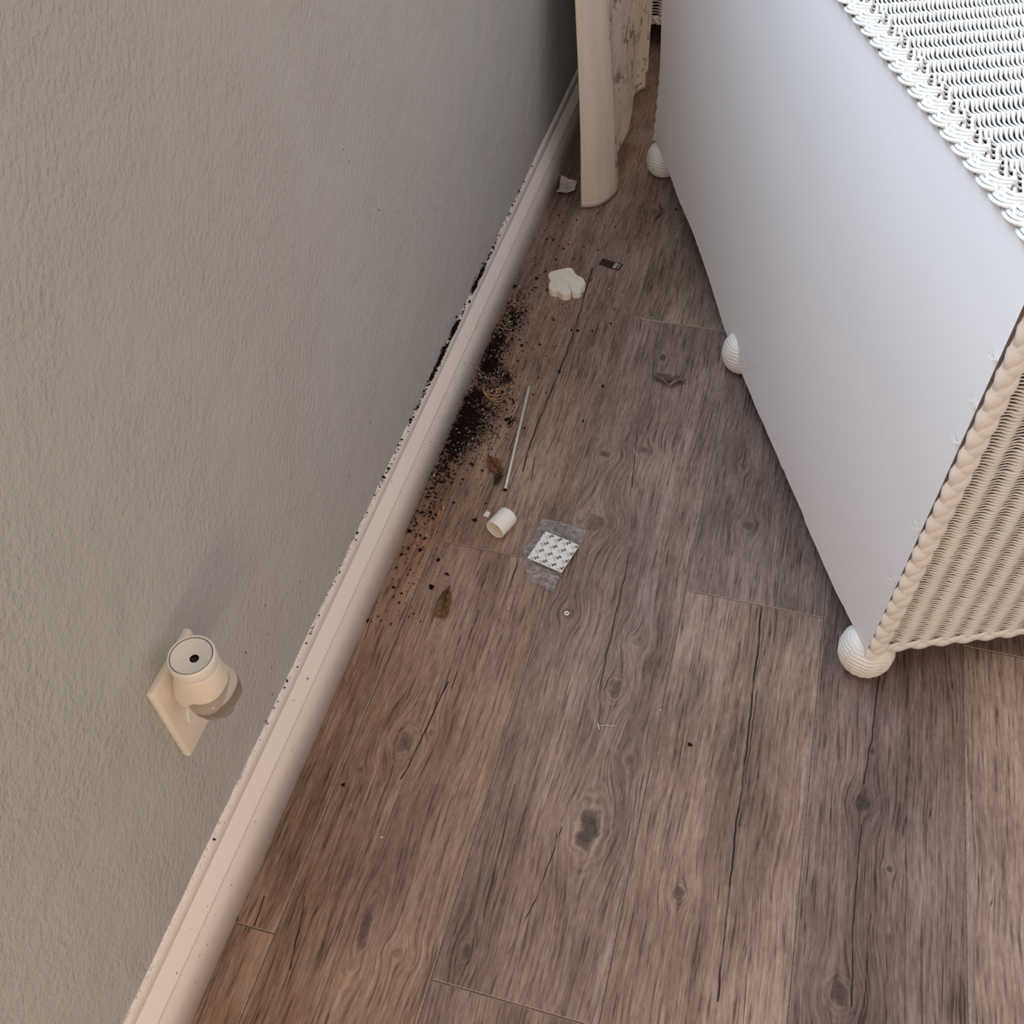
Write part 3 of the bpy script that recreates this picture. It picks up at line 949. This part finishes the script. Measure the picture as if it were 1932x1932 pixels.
# five-petalled foam piece
FL = [(1178, 160), (1215, 145), (1290, 128), (1350, 116), (1382, 126), (1402, 160), (1430, 188), (1466, 204), (1488, 228), (1493, 255), (1482, 276), (1462, 288),
      (1462, 308), (1445, 328), (1410, 336), (1378, 326), (1374, 320), (1347, 262), (1344, 263), (1370, 322), (1360, 342), (1330, 352), (1292, 348), (1268, 330),
      (1245, 317), (1210, 318), (1184, 304), (1172, 278), (1178, 250), (1190, 230), (1180, 212), (1170, 185)]
HF = 0.0135
top = np.array([F(780 + a / 4.6, 480 + (b - 6) / 4.6, HF) for a, b in FL])
i0, i1 = 15, 20
lobes = spline(np.concatenate([top[i1:], top[:i0 + 1]]), 90)
slit = top[i0 + 1:i1]
ring = np.concatenate([lobes, slit])
cen = ring.mean(0) * np.array([1, 1, 0])
loc = ring - cen
bm = bmesh.new()
inn = [bm.verts.new((v[0] * .965, v[1] * .965, HF)) for v in loc]
mid = [bm.verts.new((v[0], v[1], HF - .0022)) for v in loc]
low = [bm.verts.new((v[0], v[1], 0.0)) for v in loc]
bm.faces.new(inn)
bm.faces.new(low[::-1])
for i in range(len(inn)):
    j = (i + 1) % len(inn)
    bm.faces.new((inn[i], inn[j], mid[j], mid[i])[::-1])
    bm.faces.new((mid[i], mid[j], low[j], low[i])[::-1])
o = from_bm('foam_flower', bm, MAT['foam'])
o.location = tuple(cen)
tag(o, 'thick white flower-shaped foam piece with a short slit', 'foam piece')

# black card tag with printed label
cs = [F(780 + a / 4.6, 480 + b / 4.6, .0008) for a, b in ((1640, 35), (1822, 86), (1778, 140), (1610, 86))]
cen = np.mean(cs, 0) * np.array([1, 1, 0])
root = empty('card_tag', cen)
tag(root, 'small black card tag with a white printed patch', 'tag')


def quad_slab(name, pts, z0, z1, mat, parent):
    V = [(p[0], p[1], z0) for p in pts] + [(p[0], p[1], z1) for p in pts]
    return mesh(name, V, [(3, 2, 1, 0), (4, 5, 6, 7), (0, 1, 5, 4), (1, 2, 6, 5), (2, 3, 7, 6), (3, 0, 4, 7)], mat, parent)


cl = [c - cen for c in cs]
quad_slab('card', cl[::-1], 0.0, 0.0009, MAT['blackcard'], root)


def bil(u, v):
    return (cl[0] * (1 - u) + cl[1] * u) * (1 - v) + (cl[3] * (1 - u) + cl[2] * u) * v


for u0, u1, v0, v1 in ((.66, .80, .12, .88), (.87, .91, .10, .85)):
    quad_slab('printed_patch', [bil(u0, v0), bil(u1, v0), bil(u1, v1), bil(u0, v1)][::-1], 0.0009, 0.00105, MAT['print_w'], root)
for w in (.28, .45, .62):
    quad_slab('printed_line', [bil(.69, w), bil(.77, w), bil(.77, w + .06), bil(.69, w + .06)][::-1], 0.00105, 0.00115, MAT['blackcard'], root)


def sheet(name, outline, mat, relief=0.003, n=16, parent=None, z0=0.0008, curl=0.0, th=0.0004, seed=1):
    """crumpled thin sheet with a given outline (world xy), standing on the floor"""
    r2 = np.random.default_rng(seed)
    ol = np.asarray(outline, float)[:, :2]
    c = ol.mean(0)
    bm = bmesh.new()
    rings = []
    m = len(ol)
    for k in range(n, 0, -1):
        f = k / n
        rings.append([bm.verts.new((*(ol[i] - c) * f, 0)) for i in range(m)])
    ce = bm.verts.new((0, 0, 0))
    for A, B in zip(rings[:-1], rings[1:]):
        for i in range(m):
            j = (i + 1) % m
            bm.faces.new((A[i], A[j], B[j], B[i]))
    for i in range(m):
        bm.faces.new((rings[-1][i], rings[-1][(i + 1) % m], ce))
    fr = [(r2.normal(0, 110), r2.normal(0, 110), r2.uniform(0, 6)) for _ in range(7)]
    R = np.abs(ol - c).max()
    for v in bm.verts:
        h = sum(abs(math.sin(v.co.x * a + v.co.y * b + ph)) for a, b, ph in fr) / 7
        v.co.z = z0 + relief * h + curl * (v.co.x ** 2 + v.co.y ** 2) / R ** 2
    o = from_bm(name, bm, mat, parent, False)
    s = o.modifiers.new('film', 'SOLIDIFY')
    s.thickness = th
    if parent is None:
        o.location = (c[0], c[1], 0)
    return o


def densify(pts, k=5):
    p = np.asarray(pts)
    return np.concatenate([[p[i] + (p[(i + 1) % len(p)] - p[i]) * t / k for t in range(k)] for i in range(len(p))])


# crumpled paper scrap
pts = [F(1000 + a / 6.9, 300 + b / 6.9) for a, b in ((400, 275), (470, 285), (500, 310), (612, 345), (595, 390), (585, 440), (520, 490), (440, 500), (340, 495), (380, 430), (390, 350))]
pap = densify(pts, 3)
pap = pap + np.stack([rng.normal(0, .0006, len(pap)), rng.normal(0, .0006, len(pap)), 0 * pap[:, 0]], -1)
o = sheet('paper_scrap', pap, MAT['paper'], 0.010, 9, curl=0.004, seed=4)
tag(o, 'crumpled cream paper scrap by the baseboard near the curtain', 'paper')

# clear bag with adhesive pad
bag_px = [(1024, 981), (1055, 986), (1080, 996), (1105, 1004), (1100, 1022), (1094, 1030), (1076, 1058), (1062, 1082), (1053, 1098), (1043, 1119), (1030, 1113), (1012, 1103), (995, 1097),
          (991, 1070), (988, 1038), (997, 1029), (1006, 1018), (1013, 1000)]
bag = sheet('plastic_bag', densify([F(*p) for p in bag_px], 3), MAT['bag'], 0.0042, 14, z0=0.0006, th=0.0003, seed=9)
tag(bag, 'small clear zip bag lying under the square adhesive pad', 'bag')
for (pa, pb) in (((1020, 993), (1102, 1014)), ((1018, 997), (1101, 1018))):
    a, b = F(*pa, .0052), F(*pb, .0052)
    V, q = tubes(np.array([spline([a, (a + b) / 2, b], 12) - np.array(bag.location)]), 0.0005, 6)
    mesh('zip_ridge', V, q, MAT['bag'], bag, True)

for ch in ([(997, 1075), (1015, 1072), (1040, 1078)], [(1010, 1097), (1028, 1092), (1044, 1091)], [(1000, 1086), (1022, 1089), (1048, 1084)], [(992, 1040), (994, 1070), (997, 1095)],
           [(1024, 983), (1017, 1003), (1008, 1018)]):
    P = spline(np.array([F(*c, .0046) for c in ch]) - np.array(bag.location), 12)
    V, q = tubes(np.array([P]), (np.sin(np.linspace(.3, 2.84, 12)) * .0007)[None], 5)
    mesh('crease', V, q, MAT['bag'], bag, True)

pc = [F(*p, .0065) for p in ((1028.5, 1002), (1094, 1027), (1059, 1082), (995, 1052))]
cen = np.mean(pc, 0) * np.array([1, 1, 0])
pad = empty('adhesive_pad', cen)
tag(pad, 'white square adhesive pad printed with grey characters on a clear bag', 'adhesive pad')
side = 0.0540
eu = nrm(((pc[1] - pc[0]) + (pc[2] - pc[3]))[:2])
ang = math.atan2(eu[1], eu[0])
pad.rotation_euler = (0, 0, ang)
box('pad_body', (-side / 2, -side / 2, 0.0048), (side / 2, side / 2, 0.0068), MAT['pad'], pad, 0.0004, 1)
# the printed characters, in slanting rows, cut at the pad's edges
fc = bpy.data.curves.new('print_font', 'FONT')
fc.body = '3M'
fc.size = 0.0094
fc.space_character = 1.0
fc.align_x = 'CENTER'
fc.align_y = 'CENTER'
fc.offset = 0.00016
fo = bpy.data.objects.new('print_font', fc)
COL.objects.link(fo)
bpy.context.view_layer.update()
tm = bpy.data.meshes.new_from_object(fo.evaluated_get(bpy.context.evaluated_depsgraph_get()))
bpy.data.objects.remove(fo)
# text direction and grid measured on the pad (world), taken into the pad's own frame
ca, sa = math.cos(-ang), math.sin(-ang)


def to_pad(px, py):
    w = F(px, py, .0068) - cen
    return np.array([w[0] * ca - w[1] * sa, w[0] * sa + w[1] * ca])


def zp(x, y):
    return to_pad(960 + x / 10.73, 960 + y / 10.73)


g0 = zp(855, 785)
gu = (zp(1080, 855) - zp(630, 710 + 0)) * 0
gr = zp(1165, 640) - zp(990, 640)
c00, c10, c01 = zp(900, 780), zp(1075, 850), zp(800, 925)
st_u, st_v = c10 - c00, c01 - c00
tdir = zp(985, 745) - zp(815, 800)
ta = math.atan2(tdir[1], tdir[0])
for i in range(-4, 5):
    for j in range(-4, 5):
        p = c00 + st_u * i + st_v * j
        if max(abs(p)) > side / 2 + .005:
            continue
        bm = bmesh.new()
        bm.from_mesh(tm)
        bmesh.ops.scale(bm, vec=(1.12, 0.95, 1), verts=bm.verts[:])
        bmesh.ops.rotate(bm, cent=(0, 0, 0), matrix=Matrix.Rotation(ta, 3, 'Z'), verts=bm.verts[:])
        bmesh.ops.translate(bm, vec=(p[0], p[1], 0.00685), verts=bm.verts[:])
        lim = side / 2 - .0004
        for co, no in (((lim, 0, 0), (1, 0, 0)), ((-lim, 0, 0), (-1, 0, 0)), ((0, lim, 0), (0, 1, 0)), ((0, -lim, 0), (0, -1, 0))):
            bmesh.ops.bisect_plane(bm, geom=bm.verts[:] + bm.edges[:] + bm.faces[:], plane_co=co, plane_no=no, clear_outer=True)
        if len(bm.faces) == 0:
            bm.free()
            continue
        from_bm('printed_characters', bm, MAT['print_g'], pad)


# dried leaves and roots
def leaf(name, p, length, width, rz, mat, label, curl=0.6, roll=0.5, z=0.002, twist=0.3, stem=0.3, seed=1, cat='leaf', tip=1.0):
    r2 = np.random.default_rng(seed)
    root = empty(name, np.array([p[0], p[1], 0.0]), rz)
    tag(root, label, cat)
    nu, nv = 22, 11
    V = np.zeros((nu, nv, 3))
    for i in range(nu):
        u = i / (nu - 1)
        hw = width / 2 * (math.sin(math.pi * min(1, u ** 0.75 * tip)) ** 0.75 * (1 + .06 * math.sin(17 * u)) + .03)
        for j in range(nv):
            w = (j / (nv - 1) - .5) * 2
            y = w * hw
            x = (u - .5) * length + 0.002 * math.sin(9 * w + seed)
            zz = roll * (abs(w) ** 1.6) * hw + curl * length * (u - .5) ** 2 + 0.0012 * math.sin(23 * u + 5 * w + seed) + twist * (u - .5) * y
            V[i, j] = (x, y, zz)
    V[..., 2] += z - V[..., 2].min()
    V = V + r2.normal(0, .00025, V.shape)
    idx = np.arange(nu * nv).reshape(nu, nv)
    q = np.stack([idx[:-1, :-1], idx[:-1, 1:], idx[1:, 1:], idx[1:, :-1]], -1).reshape(-1, 4)
    o = mesh('blade', V.reshape(-1, 3), q, mat, root, True)
    s = o.modifiers.new('thickness', 'SOLIDIFY')
    s.thickness = 0.0006
    mid = V[:, nv // 2] + np.array([0, 0, .0006])
    vv, qq = tubes(np.array([mid]), np.linspace(.0011, .0004, nu)[None], 6)
    mesh('midrib', vv, qq, MAT['leaf_d'], root, True)
    if stem:
        s0 = V[0, nv // 2]
        P = spline([s0, s0 + np.array([-length * stem * .5, .001, .001]), s0 + np.array([-length * stem, length * .06, .0015 - s0[2] * .6])], 8)
        vv, qq = tubes(np.array([P]), .0011, 6)
        mesh('stem', vv, qq, MAT['leaf_d'], root, True)
    return root


def heading(a, b):
    d = F(*b) - F(*a)
    return math.atan2(d[1], d[0]), np.linalg.norm(d[:2])


rz, ln = heading((925, 868), (948, 898))
leaf('dry_leaf', F(936, 884), ln * 1.05, 0.021, rz, MAT['leaf_o'], 'curled orange-brown dry leaf touching the metal straw', 0.30, 0.35, .0008, 0.2, 0.25, 3)
rz, ln = heading((944, 897), (933, 918))
leaf('dry_leaf', F(939, 908), ln, 0.011, rz, MAT['leaf_d'], 'small dark shrivelled leaf just below the orange-brown one', 0.5, 0.9, .0008, 0.4, 0.0, 5)
rz, ln = heading((848, 1112), (834, 1165))
leaf('dry_leaf', F(838, 1140), ln * .95, 0.0185, rz, MAT['leaf_b'], 'flat olive-brown dry leaf lying alone on the wood floor', 0.10, 0.15, .0006, 0.1, 0.18, 8, tip=0.62)
rz, ln = heading((1232, 712), (1293, 722))
root = leaf('dry_leaf', F(1262, 719), ln * 1.0, 0.014, rz, MAT['leaf_g'], 'grey-brown twisted dry leaf in the middle of the floor', 0.45, 0.9, .0008, 0.8, 0.0, 12)
for k, (aa, bb, w) in enumerate((((1238, 713), (1262, 727), .006), ((1262, 727), (1292, 716), .007), ((1278, 717), (1290, 712), .005), ((1252, 715), (1264, 721), .004))):
    a, b = F(*aa, .006), F(*bb, .005)
    base = np.array(root.location)
    P = spline([a, (a + b) / 2 + np.array([0, .002, .004]), b], 10) - base
    Rz = np.array([[math.cos(-rz), -math.sin(-rz), 0], [math.sin(-rz), math.cos(-rz), 0], [0, 0, 1]])
    P = P @ Rz.T
    vv, qq = tubes(np.array([P]), (np.sin(np.linspace(.4, 2.8, 10)) * w * .5)[None], 8, flat=0.5)
    mesh('curled_lobe', vv, qq, MAT['leaf_g'], root, True)

rt = empty('dry_root', F(931, 744) * np.array([1, 1, 0]))
tag(rt, 'pale brown claw-like dry root lying in the spilled soil', 'root')
base = np.array(rt.location)
for k, ch in enumerate([[(911, 732), (914, 742), (922, 750), (932, 753), (945, 752)], [(914, 742), (925, 745), (937, 747)], [(939, 733), (936, 742), (930, 750)],
                        [(943, 744), (936, 749), (926, 752)], [(918, 748), (930, 757), (948, 758)], [(912, 737), (920, 741), (926, 739)]]):
    P = np.array([F(*c, .004 + .003 * math.sin(i + k)) for i, c in enumerate(ch)]) - base
    vv, qq = tubes(np.array([spline(P, 16)]), np.linspace(.0021, .0009, 16)[None], 6)
    mesh('root_strand', vv, qq, MAT['root'], rt, True)

# little white ring and a clear tag pin
p = F(1069, 1158)
a = np.linspace(0, 2 * np.pi, 25)
P = np.stack([.0024 * np.cos(a), .0024 * np.sin(a), 0 * a + .0011], -1)
V, q = tubes(np.array([P]), .0011, 8)
o = mesh('bead_ring', V, q, MAT['white'], None, True)
o.location = tuple(p)
tag(o, 'tiny white ring bead sitting on a wood knot', 'bead')

p = F(1130, 1371)
root = empty('tag_fastener', p * np.array([1, 1, 0]))
tag(root, 'tiny translucent plastic tag pin shaped like a T', 'fastener')
c = np.array(root.location)
for nm, ch, w in (('cross_bar', [(1128, 1365), (1129, 1371), (1130, 1377)], .0009), ('shank', [(1129, 1371), (1140, 1368), (1152, 1370), (1162, 1369)], .0005)):
    V, q = tubes(np.array([spline(np.array([F(*x, .0012) for x in ch]) - c, 10)]), w, 6)
    mesh(nm, V, q, MAT['print_w'], root, True)

# ------------------------------------------------------------------ spilled soil
BLOBS = [  # px, py, spread along the baseboard, spread across, weight
    (938, 645, 30, 15, 1.0), (925, 690, 26, 17, 1.2), (952, 712, 14, 14, .7), (898, 748, 20, 12, .9), (882, 790, 28, 18, 1.2), (862, 830, 26, 20, 1.0),
    (975, 600, 20, 16, .45), (900, 780, 60, 40, .55), (830, 880, 34, 20, .45), (960, 590, 40, 25, .22), (965, 795, 12, 12, .20), (805, 960, 40, 20, .12)]
bd = np.array([0.437, -1.0]) / math.hypot(.437, 1.0)
bn = np.array([1.0, .437]) / math.hypot(.437, 1.0)


def soil_points(n, grow=1.0):
    w = np.array([b[4] * b[2] * b[3] for b in BLOBS])
    ks = rng.choice(len(BLOBS), n, p=w / w.sum())
    out_ = []
    for k in ks:
        b = BLOBS[k]
        q = np.array([b[0], b[1]]) + bd * rng.normal(0, b[2] * .62 * grow) + bn * rng.normal(0, b[3] * .62 * grow)
        p = F(*q)
        if p[0] > 0.0135:
            out_.append(p)
    return np.array(out_)


def crumbs(name, pts, size, mat, zlift=0.0, squash=0.7, parent=None):
    """irregular eight-faced grains"""
    n = len(pts)
    octv = np.array([(1, 0, 0), (0, 1, 0), (-1, 0, 0), (0, -1, 0), (0, 0, 1), (0, 0, -1)], float)
    octf = np.array([(0, 1, 4), (1, 2, 4), (2, 3, 4), (3, 0, 4), (1, 0, 5), (2, 1, 5), (3, 2, 5), (0, 3, 5)])
    s = np.asarray(size)[:, None, None] * (octv[None] * rng.uniform(.55, 1.3, (n, 6, 1)) + rng.normal(0, .15, (n, 6, 3)))
    a = rng.uniform(0, 6.28, n)
    cx, sx = np.cos(a)[:, None], np.sin(a)[:, None]
    x, y = s[..., 0] * 1.25, s[..., 1]
    s = np.stack([x * cx - y * sx, x * sx + y * cx, s[..., 2] * squash], -1)
    s[..., 2] -= s[..., 2].min(1, keepdims=True)
    V = s + pts[:, None, :]
    V[..., 2] += zlift
    V[..., 0] = np.maximum(V[..., 0], 0.0)
    f = (octf[None] + (np.arange(n) * 6)[:, None, None]).reshape(-1, 3)
    o = mesh(name, V.reshape(-1, 3), f, mat, parent)
    return o


# bed of soil: height field over the floor where it lies thick
gx, gy = np.meshgrid(np.arange(0.0128, 0.13, .0012), np.arange(0.88, 1.42, .0012))
dens = np.zeros_like(gx)
for (px, py, sl, sw, w) in BLOBS:
    c = F(px, py)
    e1 = F(px + bd[0] * sl, py + bd[1] * sl) - c
    e2 = F(px + bn[0] * sw, py + bn[1] * sw) - c
    M = np.linalg.inv(np.array([e1[:2], e2[:2]]).T)
    dx, dy = gx - c[0], gy - c[1]
    q1, q2 = M[0, 0] * dx + M[0, 1] * dy, M[1, 0] * dx + M[1, 1] * dy
    dens += w * np.exp(-(q1 ** 2 + q2 ** 2) * 1.25)
for (px, py, rr, w) in ((912, 718, .011, 1.6), (893, 768, .008, 1.1), (925, 742, .012, .8)):   # swept clear spots
    c = F(px, py)
    dens -= w * np.exp(-((gx - c[0]) ** 2 + ((gy - c[1]) * .8) ** 2) / rr ** 2)


def smooth_noise(shape, cells):
    n = rng.normal(0, 1, (shape[0] // cells + 3, shape[1] // cells + 3))
    yy = np.linspace(0, n.shape[0] - 2.001, shape[0])
    xx = np.linspace(0, n.shape[1] - 2.001, shape[1])
    y0, x0 = yy.astype(int), xx.astype(int)
    fy, fx = (yy - y0)[:, None], (xx - x0)[None]
    return (n[y0][:, x0] * (1 - fy) * (1 - fx) + n[y0 + 1][:, x0] * fy * (1 - fx) + n[y0][:, x0 + 1] * (1 - fy) * fx + n[y0 + 1][:, x0 + 1] * fy * fx)


field = dens + .22 * smooth_noise(gx.shape, 3) + .20 * smooth_noise(gx.shape, 7) + .16 * rng.normal(0, 1, gx.shape)
keep = field > 0.52
hgt = np.clip((field - 0.52) * 0.0035, 0, .0045) + .0005 + rng.uniform(0, .0007, gx.shape)
idx = np.arange(gx.size).reshape(gx.shape)
cell = keep[:-1, :-1] & keep[1:, :-1] & keep[:-1, 1:] & keep[1:, 1:]
q = np.stack([idx[:-1, :-1], idx[:-1, 1:], idx[1:, 1:], idx[1:, :-1]], -1)[cell]
used, inv = np.unique(q, return_inverse=True)
V = np.stack([gx.ravel(), gy.ravel(), hgt.ravel()], -1)[used]
soil = mesh('potting_soil', V, np.ascontiguousarray(inv.reshape(-1, 4)), MAT['soil'])
tag(soil, 'dark potting soil spilled on the floor along the baseboard', 'soil', kind='stuff')
pts = soil_points(9000, 1.15)
o = crumbs('soil_crumbs', pts, rng.gamma(2.0, .00028, len(pts)) + .0003, MAT['soil'], 0.0, .7, soil)
o['kind'] = 'stuff'
# stray crumbs farther out
far_px = []
for _ in range(420):
    t = rng.uniform(0, 1) ** 1.0
    y = 380 + t * 800
    x = 360 + .437 * (1932 - y) + rng.gamma(1.3, 45)
    far_px.append((x, y))
pts = np.array([F(*p) for p in far_px if p[0] < 1330])
o = crumbs('soil_crumbs', pts, rng.gamma(1.6, .00045, len(pts)) + .0004, MAT['soil'], 0.0, .7, soil)
o['kind'] = 'stuff'
BIG = [(1045, 604), (1078, 623), (1118, 625), (1153, 611), (1090, 624), (1055, 702), (1101, 795), (993, 648), (1030, 673), (1051, 653), (1089, 625), (989, 612), (1042, 600),
       (890, 878), (882, 888), (873, 905), (816, 922), (857, 949), (897, 982), (788, 965), (770, 1035), (827, 1058), (843, 1084), (815, 1105), (797, 968), (812, 968), (808, 938),
       (1030, 513), (1050, 490), (1042, 520), (1056, 465), (1064, 470), (1032, 452), (1045, 454), (1063, 420), (1088, 417), (1023, 488), (955, 792), (962, 797), (968, 794), (960, 800),
       (648, 1481), (1300, 1405), (1137, 730), (1032, 548), (1005, 550), (1018, 520), (985, 573), (975, 568), (965, 590), (990, 580), (950, 605), (1060, 540), (846, 900), (833, 910)]
pts = np.array([F(*p) for p in BIG])
o = crumbs('soil_crumbs', pts, rng.uniform(.0018, .0034, len(pts)), MAT['soil'], 0.0, .6, soil)
o['kind'] = 'stuff'
# soil caught on the ledge of the baseboard and thrown on the wall just above
ledge = []
LC = [(Wl(a, b)[1], sg, n) for a, b, sg, n in ((928, 512, .020, 90), (908, 545, .012, 260), (895, 567, .008, 260), (858, 612, .007, 150), (853, 628, .010, 300), (836, 660, .012, 160),
                                             (826, 685, .011, 260), (813, 712, .010, 120), (870, 595, .02, 80), (790, 760, .03, 90), (742, 885, .05, 60), (955, 430, .06, 90), (640, 1100, .12, 90))]
for y0, sg, n in LC:
    for _ in range(n):
        ledge.append((max(.0006, .0035 - abs(rng.normal(0, .0016))), rng.normal(y0, sg), .1292 + rng.normal(0, .0018) + (abs(rng.normal(0, .004)) if rng.random() < .2 else 0)))
pts = np.array(ledge)
lg = crumbs('soil_on_ledge', pts, rng.gamma(2.0, .00034, len(pts)) + .0003, MAT['soil'], -.0006, .8)
tag(lg, 'dark soil crumbs caught along the top edge of the baseboard', 'soil', kind='stuff')
# specks on the baseboard face and the wall
for host, sp in ((bpy.data.objects['baseboard_left'], [(0.0127, rng.normal(1.08, .14), rng.uniform(.003, .08)) for _ in range(60)]),
                 (bpy.data.objects['wall_left'], [(0.0002, rng.uniform(.45, 1.6), .135 + abs(rng.normal(0, .10))) for _ in range(26)] +
                  [tuple(Wl(*p)) for p in ((692, 384), (648, 284), (712, 627), (658, 306), (715, 398), (231, 970), (501, 1143), (464, 1232))])):
    pts = np.array(sp)
    o = crumbs('dirt_specks', pts, rng.uniform(.0004, .0010, len(pts)), MAT['soil'], 0.0, 1.0, host)
    o['kind'] = 'stuff'
# white perlite grains
pts = np.concatenate([soil_points(170, 1.3), np.array([F(*p) for p in ((805, 1012), (803, 1014), (792, 972), (990, 1087), (892, 930), (880, 945), (797, 993), (796, 1093), (960, 1151), (1174, 535),
                      (1173, 560), (1155, 530), (1037, 623), (1148, 548), (828, 1190), (1052, 957), (1073, 953), (1230, 1355), (1246, 1340), (988, 1331), (1008, 1327), (720, 1580), (663, 1518))]),
                      np.array([F(x, y) for x, y in zip(rng.uniform(880, 1300, 40), rng.uniform(420, 1300, 40))])])
pts = pts[pts[:, 0] > .014]
pts[:, 2] += np.where(np.arange(len(pts)) < 165, .0025, 0)
pl = crumbs('perlite_grains', pts, rng.gamma(3, .00021, len(pts)) + .0003, MAT['perlite'], 0.0, .7, soil)
pl['kind'] = 'stuff'
pl['label'] = 'scattered white perlite grains'
